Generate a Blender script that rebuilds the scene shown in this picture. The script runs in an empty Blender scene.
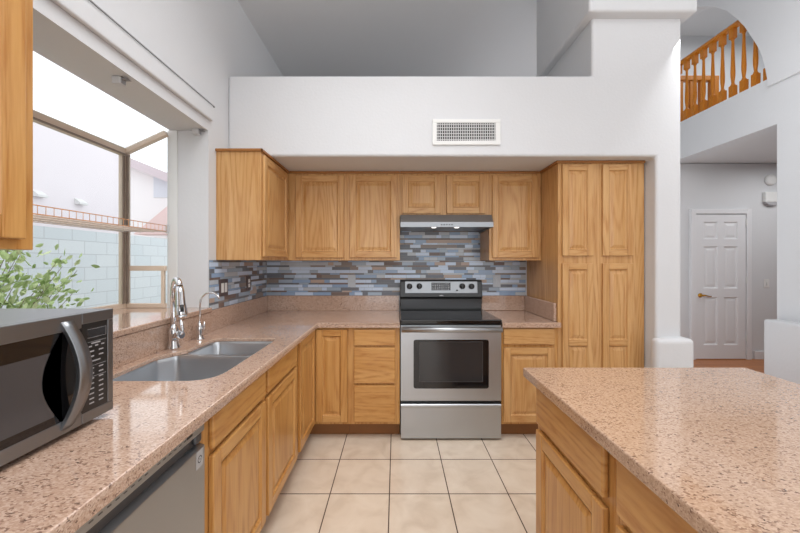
import bpy, bmesh, math, random
from mathutils import Vector, Matrix
random.seed(7)
C = bpy.context.scene.collection
S = bpy.context.scene
PI = math.pi

# ---------------------------------------------------------------- camera, world, light
cd = bpy.data.cameras.new('camera'); cam = bpy.data.objects.new('camera', cd); C.objects.link(cam)
cam.location = (0, 0, 1.345); cam.rotation_euler = (PI/2, math.radians(0.0), 0)
cd.sensor_width = 36; cd.lens = 340/800*36; cd.clip_start = 0.02
cd.shift_x = 4/800; cd.shift_y = -4.5/800
S.camera = cam
W = bpy.data.worlds.new('world'); S.world = W; W.use_nodes = True
W.node_tree.nodes['Background'].inputs[0].default_value = (0.93, 0.96, 1, 1)
W.node_tree.nodes['Background'].inputs[1].default_value = 1.6

def area(name, loc, rot, sx, sy, power, col=(1, 1, 1), spread=PI):
    l = bpy.data.lights.new(name, 'AREA'); l.shape = 'RECTANGLE'; l.size = sx; l.size_y = sy
    l.energy = power; l.color = col; l.spread = spread
    o = bpy.data.objects.new(name, l); C.objects.link(o); o.location = loc; o.rotation_euler = rot
    return o
area('room_fill', (1.2, -0.9, 3.7), (0, 0, 0), 4.2, 3.6, 44, (.97, .985, 1))  # broad unseen fill, added for overall room brightness
area('kitchen_fill', (-.1, 1.35, 3.3), (0, 0, 0), 1.5, 1.5, 20, (.98, .99, 1), math.radians(115))  # unseen fill added over the aisle to brighten floor and lower cabinets
area('rear_fill', (0.9, -3.0, 1.6), (math.radians(84), 0, 0), 4.4, 2.8, 40, (.97, .985, 1))  # added fill behind the camera, aimed forward; not a window
area('bounce_fill', (0.9, -.4, 2.7), (PI, 0, 0), 2.4, 2.4, 66, (.97, .985, 1))  # unseen upward fill, added to lift the ceiling and soften the room
area('right_wall_fill', (2.3, 2.0, 3.3), (0, math.radians(-55), 0), 1.0, 1.0, 24, (.97, .985, 1))  # unseen wall washer, added to brighten the right wall
area('hall_fill', (5.2, 3.6, 2.66), (0, 0, 0), 1.0, 1.2, 18, (.97, .985, 1))  # unseen fill, added to brighten the hall
area('loft_fill', (5.3, 4.2, 4.95), (0, 0, 0), 1.6, 1.6, 30, (.97, .985, 1))  # unseen area fill for the loft
S.view_settings.view_transform = 'Standard'; S.view_settings.look = 'None'
S.view_settings.gamma = 1; S.view_settings.use_curve_mapping = False
S.view_settings.exposure = 0.0

# ---------------------------------------------------------------- materials
def lin(r, g, b):
    f = lambda c: (c/255/12.92) if c/255 <= .04045 else ((c/255+.055)/1.055)**2.4
    return (f(r), f(g), f(b), 1)
def mat(name, col, rough=.5, metal=0, spec=.5, **kw):
    m = bpy.data.materials.new(name); m.use_nodes = True
    b = m.node_tree.nodes['Principled BSDF']
    b.inputs['Base Color'].default_value = col; b.inputs['Roughness'].default_value = rough
    b.inputs['Metallic'].default_value = metal; b.inputs['Specular IOR Level'].default_value = spec
    for k, v in kw.items(): b.inputs[k].default_value = v
    return m
class NT:
    def __init__(s, m): s.t = m.node_tree; s.b = s.t.nodes['Principled BSDF']
    def n(s, typ, **kw):
        nd = s.t.nodes.new(typ)
        for k, v in kw.items():
            if isinstance(v, bpy.types.NodeSocket): s.t.links.new(v, nd.inputs[k.replace('_', ' ')] if not k.startswith('i') else nd.inputs[int(k[1:])])
            elif k.startswith('i') and k[1:].isdigit(): nd.inputs[int(k[1:])].default_value = v
            elif hasattr(nd, k): setattr(nd, k, v)
            else: nd.inputs[k.replace('_', ' ')].default_value = v
        return nd
    def link(s, a, b): s.t.links.new(a, b)
    def math(s, op, a, b=0.0):
        nd = s.t.nodes.new('ShaderNodeMath'); nd.operation = op
        for i, v in enumerate((a, b)):
            if isinstance(v, bpy.types.NodeSocket): s.t.links.new(v, nd.inputs[i])
            else: nd.inputs[i].default_value = v
        return nd.outputs[0]
    def ramp(s, fac, stops, mode='LINEAR'):
        nd = s.t.nodes.new('ShaderNodeValToRGB'); s.t.links.new(fac, nd.inputs[0]); cr = nd.color_ramp; cr.interpolation = mode
        while len(cr.elements) < len(stops): cr.elements.new(.5)
        for e, (p, c) in zip(cr.elements, stops): e.position = p; e.color = c
        return nd.outputs[0]
    def mix(s, fac, a, b, mode='MIX'):
        nd = s.t.nodes.new('ShaderNodeMix'); nd.data_type = 'RGBA'; nd.blend_type = mode
        for i, v in ((0, fac), (6, a), (7, b)):
            if isinstance(v, bpy.types.NodeSocket): s.t.links.new(v, nd.inputs[i])
            else: nd.inputs[i].default_value = v
        return nd.outputs[2]
    def bump(s, h, strength, dist=.001):
        nd = s.t.nodes.new('ShaderNodeBump'); nd.inputs['Strength'].default_value = strength; nd.inputs['Distance'].default_value = dist
        s.t.links.new(h, nd.inputs['Height']); s.t.links.new(nd.outputs[0], s.b.inputs['Normal'])

def oak(name, scale, tone=1.0, warm=0):
    m = mat(name, (1, 1, 1, 1), .33, 0, .35); t = NT(m)
    tc = t.n('ShaderNodeTexCoord'); oi = t.n('ShaderNodeObjectInfo')
    r = t.math('MULTIPLY', oi.outputs['Random'], 37.0)
    add = t.n('ShaderNodeVectorMath'); add.operation = 'ADD'; t.link(tc.outputs['Object'], add.inputs[0])
    cb = t.n('ShaderNodeCombineXYZ'); t.link(r, cb.inputs[0]); t.link(r, cb.inputs[1]); t.link(r, cb.inputs[2]); t.link(cb.outputs[0], add.inputs[1])
    def mp(sc):
        q = t.n('ShaderNodeMapping'); q.inputs['Scale'].default_value = sc; t.link(add.outputs[0], q.inputs[0]); return q.outputs[0]
    a, b_, c_ = scale
    # contour lines of a slow noise give the cathedral figure
    n1 = t.n('ShaderNodeTexNoise'); n1.inputs['Scale'].default_value = 1; n1.inputs['Detail'].default_value = 1.5
    t.link(mp((a*5.5, b_*5.5, c_*5.5)), n1.inputs['Vector'])
    rings = t.math('SINE', t.math('MULTIPLY', n1.outputs[0], 95.0))
    rings = t.math('POWER', t.math('ADD', t.math('MULTIPLY', rings, .5), .5), 2.2)
    n2 = t.n('ShaderNodeTexNoise'); n2.inputs['Scale'].default_value = 1; n2.inputs['Detail'].default_value = 3
    t.link(mp((a*160, b_*160, c_*80)), n2.inputs['Vector'])
    pores = t.ramp(n2.outputs[0], [(.42, (0, 0, 0, 1)), (.62, (1, 1, 1, 1))])
    n3 = t.n('ShaderNodeTexNoise'); n3.inputs['Scale'].default_value = 1; n3.inputs['Detail'].default_value = 2
    t.link(mp((a*9, b_*9, c_*9)), n3.inputs['Vector'])
    k = tone
    L = lin(212, 168-warm*.4, 114-warm); D = lin(176, 121-warm*.3, 66-warm*.6); M = lin(200, 153-warm*.4, 97-warm)
    f = lambda c: (c[0]*k, c[1]*k, c[2]*k, 1)
    base = t.mix(t.ramp(n3.outputs[0], [(.35, (0, 0, 0, 1)), (.65, (1, 1, 1, 1))]), f(L), f(M))
    g = t.math('MULTIPLY', rings, t.math('ADD', t.math('MULTIPLY', pores, .45), .30))
    col = t.mix(g, base, f(D))
    col = t.mix(t.math('MULTIPLY', pores, .22), col, f(D))
    t.link(col, t.b.inputs['Base Color']); t.bump(n2.outputs[0], .1, .0006)
    t.b.inputs['Coat Weight'].default_value = .25; t.b.inputs['Coat Roughness'].default_value = .2
    return m
OV = oak('oak_vertical_grain', (1, 1, .085)); OH = oak('oak_horizontal_grain', (.085, .085, 1))
BV = oak('base_oak_vertical_grain', (1, 1, .085), .95, 16); BH = oak('base_oak_horizontal_grain', (.085, .085, 1), .95, 16)
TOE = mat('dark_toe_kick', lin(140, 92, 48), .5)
OAKD = mat('dark_oak_molding', lin(158, 104, 52), .4)  # crown strip in a darker brown than the cabinet oak
RAILW = NT(mat('stained_rail_wood', lin(186, 112, 24), .35)); rn = RAILW.n('ShaderNodeTexNoise', Scale=30.0)
RAILW.link(RAILW.ramp(rn.outputs[0], [(.3, lin(184, 108, 14)), (.7, lin(208, 130, 26))]), RAILW.b.inputs['Base Color'])
RAILW = bpy.data.materials['stained_rail_wood']

def plaster(name, c, bumpy=.25):
    m = mat(name, c, .75, 0, .25); t = NT(m)
    tc = t.n('ShaderNodeTexCoord'); n = t.n('ShaderNodeTexNoise', Scale=55.0, Detail=3.0); t.link(tc.outputs['Object'], n.inputs['Vector'])
    t.bump(n.outputs[0], bumpy, .004); return m
WALL = plaster('white_painted_plaster', lin(215, 216, 218)); CEIL = plaster('ceiling_paint', lin(216, 216, 217)); DOORW = mat('white_door_paint', lin(226, 226, 228), .4)
WHITE = mat('white_enamel', lin(228, 228, 226), .4)

def granite(name, c1, c2, c3, c4):
    m = mat(name, (1, 1, 1, 1), .09, 0, .5); t = NT(m)
    tc = t.n('ShaderNodeTexCoord')
    v = t.n('ShaderNodeTexVoronoi', Scale=290.0); q = t.n('ShaderNodeMapping'); q.inputs['Scale'].default_value = (.65, 1, 1)
    q.inputs['Rotation'].default_value = (0, 0, .5)
    t.link(tc.outputs['Object'], q.inputs[0]); t.link(q.outputs[0], v.inputs['Vector'])
    n = t.n('ShaderNodeTexNoise', Scale=90.0, Detail=5.0); t.link(q.outputs[0], n.inputs['Vector'])
    n2 = t.n('ShaderNodeTexNoise', Scale=9.0, Detail=3.0); t.link(tc.outputs['Object'], n2.inputs['Vector'])
    sp = t.n('ShaderNodeSeparateColor'); t.link(v.outputs['Color'], sp.inputs[0])
    f = t.math('ADD', t.math('MULTIPLY', sp.outputs[0], .55), t.math('MULTIPLY', n.outputs[0], .75))
    f = t.math('ADD', f, t.math('MULTIPLY', n2.outputs[0], .22))
    col = t.ramp(f, [(.36, c4), (.48, c3), (.62, c2), (.80, c1), (.97, c2)])
    t.link(col, t.b.inputs['Base Color'])
    t.b.inputs['Coat Weight'].default_value = .4; t.b.inputs['Coat Roughness'].default_value = .05
    return m
GR = granite('pink_beige_granite', lin(204, 177, 158), lin(182, 150, 129), lin(146, 115, 98), lin(98, 78, 68))
GI = granite('tan_island_granite', lin(198, 168, 144), lin(178, 146, 121), lin(144, 112, 92), lin(92, 70, 58))

def steel(name, v, rough=.27, axis=2):
    m = mat(name, (v*.96, v, v*1.045, 1), rough, .95); t = NT(m)
    tc = t.n('ShaderNodeTexCoord'); q = t.n('ShaderNodeMapping'); sc = [2, 2, 2]; sc[axis] = 400; q.inputs['Scale'].default_value = sc
    t.link(tc.outputs['Object'], q.inputs[0]); n = t.n('ShaderNodeTexNoise', Scale=1.0, Detail=3.0); t.link(q.outputs[0], n.inputs['Vector'])
    mr = t.math('ADD', t.math('MULTIPLY', n.outputs[0], .06), rough-.03); t.link(mr, t.b.inputs['Roughness'])
    return m
SS = steel('brushed_stainless_steel', .50, .38); SSD = steel('dark_stainless_steel', .27, .34); SSP = steel('grey_panel_steel', .34, .4); SSB = steel('satin_sink_steel', .62, .3, 0)
CHR = mat('chrome', (.72, .72, .73, 1), .08, 1); BRASS = mat('brass', lin(190, 140, 50), .25, .9)
BLK = mat('black_glass', (.008, .008, .009, 1), .06, 0, .6); BLKP = mat('black_plastic', (.018, .018, .018, 1), .3)
WINB = mat('oven_window_glass', (.03, .03, .032, 1), .1, 0, .6); MWIN = mat('microwave_window_glass', (.06, .06, .065, 1), .14, 0, .6)
DGREY = mat('dark_grey_plastic', lin(70, 70, 72), .45); LGREY = mat('light_grey_print', lin(175, 175, 178), .5)
GUARD = mat('gloss_dark_guard', (.05, .05, .052, 1), .22, .4)
RINGM = mat('burner_ring_print', lin(92, 92, 94), .15)
DWM = steel('grey_dishwasher_steel', .40, .36, 2); DWP = mat('dishwasher_pocket_shade', (.10, .10, .105, 1), .45, .6)  # pocket colour darkened to stand in for the shade inside it
BRZ = mat('tan_aluminium_window_frame', lin(224, 204, 184), .45, 0); BRZD = mat('dark_window_gasket', lin(140, 124, 112), .6)
COPPER = mat('rust_orange_wire', lin(222, 160, 110), .45, 0); WWIRE = mat('cream_coated_wire', lin(235, 222, 210), .45)
PINKP = mat('dark_bronze_wall_plate', lin(96, 82, 80), .35, .3); BLUEP = mat('pale_wall_plate', lin(196, 204, 212), .4)
CLEAR = mat('frosted_plastic', lin(205, 206, 208), .35)
DSTRIP = mat('grey_metal_strip', lin(150, 150, 152), .5, .2)
FINM = mat('vent_fin_white', lin(205, 205, 205), .5); VENTB = mat('vent_duct_dark', lin(48, 48, 48), .8)
TILEC = [mat('mosaic_'+n, lin(*c), r, 0, .5) for n, c, r in (('ice_blue', (200, 217, 238), .12), ('pale_grey', (190, 198, 206), .12), ('steel_blue', (150, 174, 204), .15),
    ('slate', (112, 116, 124), .3), ('taupe', (140, 128, 120), .3), ('brown', (124, 106, 98), .35), ('sand', (186, 166, 152), .35), ('blue_grey', (166, 182, 198), .15), ('grout', (150, 148, 146), .8))]

# floor tile
def floor_tile():
    m = mat('beige_ceramic_floor_tile', (1, 1, 1, 1), .24, 0, .45); t = NT(m)
    tc = t.n('ShaderNodeTexCoord'); s = t.n('ShaderNodeSeparateXYZ'); t.link(tc.outputs['Object'], s.inputs[0])
    T = .3443
    fx = t.math('FRACT', t.math('DIVIDE', t.math('ADD', s.outputs[0], .038+T*40), T)); fy = t.math('FRACT', t.math('DIVIDE', t.math('ADD', s.outputs[1], -2.317+T*40), T))
    ix = t.math('FLOOR', t.math('DIVIDE', t.math('ADD', s.outputs[0], .038+T*40), T)); iy = t.math('FLOOR', t.math('DIVIDE', t.math('ADD', s.outputs[1], -2.317+T*40), T))
    dx = t.math('ABSOLUTE', t.math('SUBTRACT', fx, .5)); dy = t.math('ABSOLUTE', t.math('SUBTRACT', fy, .5))
    d = t.math('MAXIMUM', dx, dy); g = t.math('GREATER_THAN', d, .5-.009)
    cb = t.n('ShaderNodeCombineXYZ'); t.link(ix, cb.inputs[0]); t.link(iy, cb.inputs[1])
    wn = t.n('ShaderNodeTexWhiteNoise'); t.link(cb.outputs[0], wn.inputs['Vector'])
    n = t.n('ShaderNodeTexNoise', Scale=7.0, Detail=6.0, Distortion=.6); t.link(tc.outputs['Object'], n.inputs['Vector'])
    c = t.ramp(n.outputs[0], [(.3, lin(206, 187, 166)), (.5, lin(218, 201, 181)), (.7, lin(225, 210, 191))])
    c = t.mix(t.math('MULTIPLY', wn.outputs[0], .25), c, lin(225, 207, 186))
    c = t.mix(g, c, lin(84, 64, 52)); t.link(c, t.b.inputs['Base Color'])
    t.link(t.math('ADD', t.math('MULTIPLY', g, .5), .24), t.b.inputs['Roughness'])
    t.bump(t.math('SUBTRACT', 1.0, g), .4, .002); return m
FT = floor_tile()
def plank():
    m = mat('orange_wood_floor', (1, 1, 1, 1), .3); t = NT(m); tc = t.n('ShaderNodeTexCoord')
    b = t.n('ShaderNodeTexBrick'); t.link(tc.outputs['Object'], b.inputs['Vector']); b.inputs['Scale'].default_value = 1; b.inputs['Brick Width'].default_value = .9; b.inputs['Row Height'].default_value = .08
    b.inputs['Mortar Size'].default_value = .002; b.inputs['Color1'].default_value = lin(190, 118, 58); b.inputs['Color2'].default_value = lin(168, 98, 46); b.inputs['Mortar'].default_value = lin(90, 50, 25)
    t.link(b.outputs[0], t.b.inputs['Base Color']); return m
WF = plank()
def block():
    m = mat('pale_concrete_block', (1, 1, 1, 1), .8); t = NT(m); tc = t.n('ShaderNodeTexCoord'); sx = t.n('ShaderNodeSeparateXYZ'); t.link(tc.outputs['Object'], sx.inputs[0])
    cb = t.n('ShaderNodeCombineXYZ'); t.link(sx.outputs[1], cb.inputs[0]); t.link(sx.outputs[2], cb.inputs[1])
    b = t.n('ShaderNodeTexBrick'); t.link(cb.outputs[0], b.inputs['Vector']); b.inputs['Scale'].default_value = 1; b.inputs['Brick Width'].default_value = .42; b.inputs['Row Height'].default_value = .21
    b.inputs['Mortar Size'].default_value = .006; b.inputs['Color1'].default_value = lin(216, 222, 224); b.inputs['Color2'].default_value = lin(208, 216, 219); b.inputs['Mortar'].default_value = lin(188, 194, 197)
    t.link(b.outputs[0], t.b.inputs['Base Color']); return m
CMU = block()
STUCCO = plaster('pale_pink_stucco', lin(238, 231, 234), .4); STUCW = plaster('cream_stucco', lin(240, 236, 236), .3)
ROOFM = mat('terracotta_roof', lin(232, 206, 202), .8); GRAVEL = mat('pale_gravel', lin(200, 190, 180), .9); FASCIA = mat('mauve_fascia', lin(206, 192, 196), .7); PANE_O = mat('far_window_pane', lin(212, 214, 222), .3)
LEAF = mat('leaf_green', lin(178, 200, 134), .5); LEAF2 = mat('leaf_light_green', lin(222, 234, 182), .5); TWIG = mat('twig', lin(120, 100, 80), .8)
for lm in (LEAF, LEAF2): lm.node_tree.nodes['Principled BSDF'].inputs['Transmission Weight'].default_value = 0
LAMPE = mat('hood_lamp_lens', (1, 1, 1, 1), .3); LAMPE.node_tree.nodes['Principled BSDF'].inputs['Emission Color'].default_value = (1, .96, .9, 1); LAMPE.node_tree.nodes['Principled BSDF'].inputs['Emission Strength'].default_value = 2
def glass():
    m = bpy.data.materials.new('window_glass'); m.use_nodes = True; t = m.node_tree; t.nodes.clear()
    o = t.nodes.new('ShaderNodeOutputMaterial'); mx = t.nodes.new('ShaderNodeMixShader'); tr = t.nodes.new('ShaderNodeBsdfTransparent'); gl = t.nodes.new('ShaderNodeBsdfGlossy')
    gl.inputs['Roughness'].default_value = .02; fr = t.nodes.new('ShaderNodeLayerWeight'); fr.inputs[0].default_value = .12
    tr.inputs[0].default_value = (.97, .98, .98, 1)
    t.links.new(fr.outputs['Fresnel'], mx.inputs[0]); t.links.new(tr.outputs[0], mx.inputs[1]); t.links.new(gl.outputs[0], mx.inputs[2]); t.links.new(mx.outputs[0], o.inputs[0]); return m
GLASS = glass()

# ---------------------------------------------------------------- helpers
def NB(): return bmesh.new()
def box(bm, x0, x1, y0, y1, z0, z1, mi=0):
    vs = [bm.verts.new(p) for p in ((x0,y0,z0),(x1,y0,z0),(x1,y1,z0),(x0,y1,z0),(x0,y0,z1),(x1,y0,z1),(x1,y1,z1),(x0,y1,z1))]
    for f in ((0,3,2,1),(4,5,6,7),(0,1,5,4),(1,2,6,5),(2,3,7,6),(3,0,4,7)):
        bm.faces.new([vs[i] for i in f]).material_index = mi
def prism(bm, pts, axis, a, b, mi=0):
    """extrude 2D polygon along axis; pts are the other two coordinates in order"""
    def P(u, v, w): return {'x': (w, u, v), 'y': (u, w, v), 'z': (u, v, w)}[axis]
    A = [bm.verts.new(P(u, v, a)) for u, v in pts]; B = [bm.verts.new(P(u, v, b)) for u, v in pts]
    n = len(pts); fs = [bm.faces.new(A), bm.faces.new(list(reversed(B)))]
    for i in range(n): fs.append(bm.faces.new((A[i], B[i], B[(i+1) % n], A[(i+1) % n])))
    for f in fs: f.material_index = mi
def tube(bm, pts, r, seg=10, mi=0, caps=True):
    pts = [Vector(p) for p in pts]; rs = r if isinstance(r, (list, tuple)) else [r]*len(pts)
    rings = []; up = None
    for i, p in enumerate(pts):
        d = (pts[min(i+1, len(pts)-1)]-pts[max(i-1, 0)]).normalized()
        if up is None: up = Vector((0, 0, 1)) if abs(d.z) < .9 else Vector((1, 0, 0))
        s = d.cross(up).normalized(); up = s.cross(d).normalized()
        rings.append([bm.verts.new(p+(s*math.cos(2*PI*k/seg)+up*math.sin(2*PI*k/seg))*rs[i]) for k in range(seg)])
    for a, b in zip(rings, rings[1:]):
        for k in range(seg):
            f = bm.faces.new((a[k], a[(k+1) % seg], b[(k+1) % seg], b[k])); f.smooth = True; f.material_index = mi
    if caps:
        bm.faces.new(list(reversed(rings[0]))).material_index = mi; bm.faces.new(rings[-1]).material_index = mi
def lathe(bm, prof, origin, axis='z', seg=20, mi=0):
    ox, oy, oz = origin; rings = []
    for r, h in prof:
        ring = []
        for k in range(seg):
            c, s = math.cos(2*PI*k/seg)*r, math.sin(2*PI*k/seg)*r
            p = {'z': (ox+c, oy+s, oz+h), 'y': (ox+c, oy+h, oz+s), 'x': (ox+h, oy+c, oz+s)}[axis]
            ring.append(bm.verts.new(p))
        rings.append(ring)
    for a, b in zip(rings, rings[1:]):
        for k in range(seg):
            f = bm.faces.new((a[k], a[(k+1) % seg], b[(k+1) % seg], b[k])); f.smooth = True; f.material_index = mi
    bm.faces.new(rings[0]).material_index = mi; bm.faces.new(rings[-1]).material_index = mi
def obj(name, bm, m, parent=None, bevel=0, origin=None, segs=2):
    bmesh.ops.recalc_face_normals(bm, faces=bm.faces)
    me = bpy.data.meshes.new(name)
    L = Vector(origin) if origin else (wloc(parent) if parent else Vector((0, 0, 0)))
    bmesh.ops.translate(bm, verts=bm.verts, vec=-L)
    bm.to_mesh(me); bm.free()
    for x in (m if isinstance(m, (list, tuple)) else [m]): me.materials.append(x)
    o = bpy.data.objects.new(name, me); C.objects.link(o)
    if parent: o.parent = parent; o.location = L-wloc(parent)
    else: o.location = L
    if bevel:
        b = o.modifiers.new('bevel', 'BEVEL'); b.width = bevel; b.segments = segs; b.limit_method = 'ANGLE'; b.angle_limit = math.radians(40)
        b.harden_normals = False
    return o
def wloc(o):
    v = Vector((0, 0, 0))
    while o: v += o.location; o = o.parent
    return v
def tag(o, label, cat, group=None):
    o['label'] = label; o['category'] = cat
    if group: o['group'] = group
    return o
def thing(name, label, cat, loc, group=None):
    o = bpy.data.objects.new(name, None); C.objects.link(o); o.location = loc; o.empty_display_size = .1
    return tag(o, label, cat, group)
def struct(name, bm, m, bevel=0, segs=2):
    o = obj(name, bm, m, None, bevel, segs=segs); o['kind'] = 'structure'; return o
def bx(name, m, parent, x0, x1, y0, y1, z0, z1, bevel=0):
    b = NB(); box(b, x0, x1, y0, y1, z0, z1); return obj(name, b, m, parent, bevel)
def curve_plate(outer, holes, z0, z1, bev):
    cu = bpy.data.curves.new('tmp', 'CURVE'); cu.dimensions = '2D'; cu.fill_mode = 'BOTH'; cu.extrude = (z1-z0)/2-bev; cu.bevel_depth = bev; cu.bevel_resolution = 2; cu.offset = -bev
    for pts in [outer]+holes:
        sp = cu.splines.new('POLY'); sp.points.add(len(pts)-1); sp.use_cyclic_u = True
        for p, q in zip(sp.points, pts): p.co = (q[0], q[1], 0, 1)
    o = bpy.data.objects.new('tmp', cu); C.objects.link(o); dg = bpy.context.evaluated_depsgraph_get()
    me = bpy.data.meshes.new_from_object(o.evaluated_get(dg)); bpy.data.objects.remove(o); bpy.data.curves.remove(cu)
    bm = NB(); bm.from_mesh(me); bpy.data.meshes.remove(me)
    bmesh.ops.remove_doubles(bm, verts=bm.verts, dist=1e-5)
    bmesh.ops.translate(bm, verts=bm.verts, vec=(0, 0, (z0+z1)/2)); return bm
def rpoly(corners, seg=6):
    """rounded polygon; corners (x,y,r)"""
    out = []; n = len(corners)
    for i in range(n):
        p = Vector(corners[i][:2]); r = corners[i][2]; a = (Vector(corners[i-1][:2])-p).normalized(); b = (Vector(corners[(i+1) % n][:2])-p).normalized()
        ang = a.angle(b); d = r/math.tan(ang/2) if r else 0
        p0 = p+a*d; p1 = p+b*d
        for k in range(seg+1):
            t = k/seg; out.append(tuple(p0*(1-t)**2+p*2*t*(1-t)+p1*t*t))
    return out

def fmap(face, pos):
    return {'-y': lambda u, z, d: (u, pos-d, z), '+x': lambda u, z, d: (pos+d, u, z), '-x': lambda u, z, d: (pos-d, u, z)}[face]
def fbox(bm, F, u0, u1, z0, z1, d0, d1, mi=0):
    P = [F(u, z, d) for d in (d0, d1) for (u, z) in ((u0, z0), (u1, z0), (u1, z1), (u0, z1))]
    vs = [bm.verts.new(p) for p in P]
    for f in ((0,1,2,3),(7,6,5,4),(0,4,5,1),(1,5,6,2),(2,6,7,3),(3,7,4,0)): bm.faces.new([vs[i] for i in f]).material_index = mi
def door(name, parent, face, pos, u0, u1, z0, z1, mats, splits=(), st=.052, label=None):
    F = fmap(face, pos); bm = NB(); t = .019
    fbox(bm, F, u0, u0+st, z0, z1, 0, t, 0); fbox(bm, F, u1-st, u1, z0, z1, 0, t, 0)
    zs = [z0]+list(splits)+[z1]
    rails = [(z0, z0+st)]+[(s-st/2, s+st/2) for s in splits]+[(z1-st, z1)]
    for a, b in rails: fbox(bm, F, u0+st, u1-st, a, b, 0, t-.0008, 1)
    for (a, b), (c, d) in zip(rails, rails[1:]):
        lo, hi = b, c
        rings = [(0, t-.001), (.006, .009), (.010, .007), (.034, .0155), (.037, .016)]
        prev = None
        for ins, dep in rings:
            r = [bm.verts.new(F(u, z, dep)) for u, z in ((u0+st+ins, lo+ins), (u1-st-ins, lo+ins), (u1-st-ins, hi-ins), (u0+st+ins, hi-ins))]
            if prev:
                for k in range(4): bm.faces.new((prev[k], prev[(k+1) % 4], r[(k+1) % 4], r[k])).material_index = 0
            prev = r
        bm.faces.new(prev).material_index = 0
    bmesh.ops.recalc_face_normals(bm, faces=bm.faces)
    o = obj(name, bm, mats, parent, .0035)
    if label: o['label'] = label
    return o
def drawer(parent, face, pos, u0, u1, z0, z1, m, name='drawer_front'):
    F = fmap(face, pos); bm = NB(); fbox(bm, F, u0, u1, z0, z1, 0, .019)
    return obj(name, bm, m, parent, .006)

XW = -1.22; YB = 3.2; ZC = .89; ZU = 2.113
# ---------------------------------------------------------------- the setting
b = NB(); box(b, -1.25, 3.0, -3.6, 3.3, -.05, 0); o = struct('floor', b, FT)
b = NB(); box(b, 3.0, 7.2, -3.6, 4.8, -.05, 0.001); struct('floor.001', b, WF)
# ceiling: vault rising to the right
def zc(x): return 3.36+.3*(x-XW)
b = NB(); prism(b, [(-1.5, zc(-1.5)), (3.95, zc(3.95)), (3.95, zc(3.95)+.1), (-1.5, zc(-1.5)+.1)], 'y', -3.6, 6.4); struct('ceiling', b, CEIL)
# left wall with window opening
WY0, WY1, WZ0, WZ1, WXO = .95, 2.212, 1.019, 2.20, -1.47
b = NB(); X0 = WXO
box(b, X0, XW, -3.6, WY0, -.05, 3.45); box(b, X0, XW, WY1, 6.4, -.05, 3.45); box(b, X0, XW, WY0, WY1, -.05, WZ0); box(b, X0, XW, WY0, WY1, WZ1, 3.45)
bmesh.ops.remove_doubles(b, verts=b.verts, dist=1e-5)
struct('wall_left', b, WALL)
# back wall and the header above the cabinets
b = NB(); box(b, XW, 2.09, YB, YB+.1, 0, ZU); struct('wall_back', b, WALL)
b = NB(); prism(b, [(XW, ZU), (XW, 2.70), (1.425, 2.70), (1.425, zc(1.425)+.05), (2.075, zc(2.075)+.05), (2.075, 0), (1.89, 0), (1.89, ZU)], 'y', 2.47, 3.3)
# the pier face runs a little further left below the header
struct('wall_header', b, WALL, .018, 4)
b = NB(); box(b, XW, 3.77, 6.3, 6.4, 0, 5.2); struct('wall_far', b, CEIL)
b = NB(); box(b, XW, 1.44, 3.3, 6.3, 2.60, 2.70); struct('ceiling.001', b, CEIL)
# cap round the top of the pier
b = NB(); prism(b, [(1.36, 3.11), (2.125, 3.11), (2.125, zc(2.125)+.03), (1.36, zc(1.36)+.03)], 'y', 2.39, 3.3); struct('trim_1', b, WALL, .016, 3)
# plinth of pier and plinth of right wall
b = NB(); prism(b, [(1.838, 2.395), (2.112, 2.395), (2.112, 3.2), (1.9, 3.2), (1.9, 2.468), (1.838, 2.468)], 'z', 0, .80); struct('trim_2', b, WALL, .03, 4)
b = NB(); box(b, 3.63, 3.80, -3.5, 3.364, 0, .78); struct('trim_3', b, WALL, .02, 3)
# right wall with hall opening, loft arch above
XR = 3.77
b = NB(); box(b, XR, 3.95, -3.6, 3.364, 0, 3.11); box(b, XR, 3.95, 3.364, 6.3, 2.71, 3.20)
struct('wall_right', b, WALL)
arch = [(3.455, 3.20), (3.475, 3.32), (3.502, 3.446), (3.545, 3.575), (3.60, 3.70), (3.68, 3.875), (3.77, 4.028), (3.88, 4.19), (4.02, 4.335), (4.13, 4.43), (4.258, 4.51), (4.40, 4.575), (4.6, 4.63), (4.8, 4.65)]
arch = [(y*.992, z) for y, z in arch]
arch += [(9.522-y, z) for y, z in reversed(arch[:-1])]
b = NB(); TOP = zc(3.75)+.02
ol = [(-3.6, 3.11), (3.455, 3.11)]+arch+[(6.145, 3.11), (6.3, 3.11), (6.3, TOP), (-3.6, TOP)]
quads = []
box(b, XR-.03, 3.95, -3.6, 3.427, 3.11, TOP); box(b, XR-.03, 3.95, 6.095, 6.3, 3.20, TOP)
for (y0, z0), (y1, z1) in zip(arch, arch[1:]): prism(b, [(y0, z0), (y1, z1), (y1, TOP), (y0, TOP)], 'x', XR-.03, 3.95)
struct('wall_right_upper', b, WALL)
# hall behind the opening
b = NB(); box(b, 3.3, 7.2, 4.72, 4.82, 0, 2.71); struct('wall_hall_back', b, WALL)
b = NB(); box(b, 7.1, 7.2, -.5, 4.72, 0, 2.71); box(b, 3.95, 7.1, 1.5, 1.6, 0, 2.71); struct('wall_hall_side', b, WALL)
b = NB(); box(b, 3.95, 7.2, 1.5, 6.4, 2.72, 2.82); box(b, 3.95, 7.2, 1.5, 6.4, 3.02, 3.1); box(b, 3.3, 3.95, 4.72, 4.8, 2.7, 3.1); struct('ceiling.002', b, CEIL)
b = NB(); box(b, 3.95, 7.2, 5.6, 5.7, 3.1, 5.3); box(b, 7.1, 7.2, 1.5, 5.6, 3.1, 5.3); box(b, 3.95, 7.1, 1.5, 1.6, 3.1, 5.3); struct('wall_loft', b, WALL)
b = NB(); box(b, 3.95, 7.2, 1.5, 5.7, 5.07, 5.17); struct('ceiling.003', b, CEIL)
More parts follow.
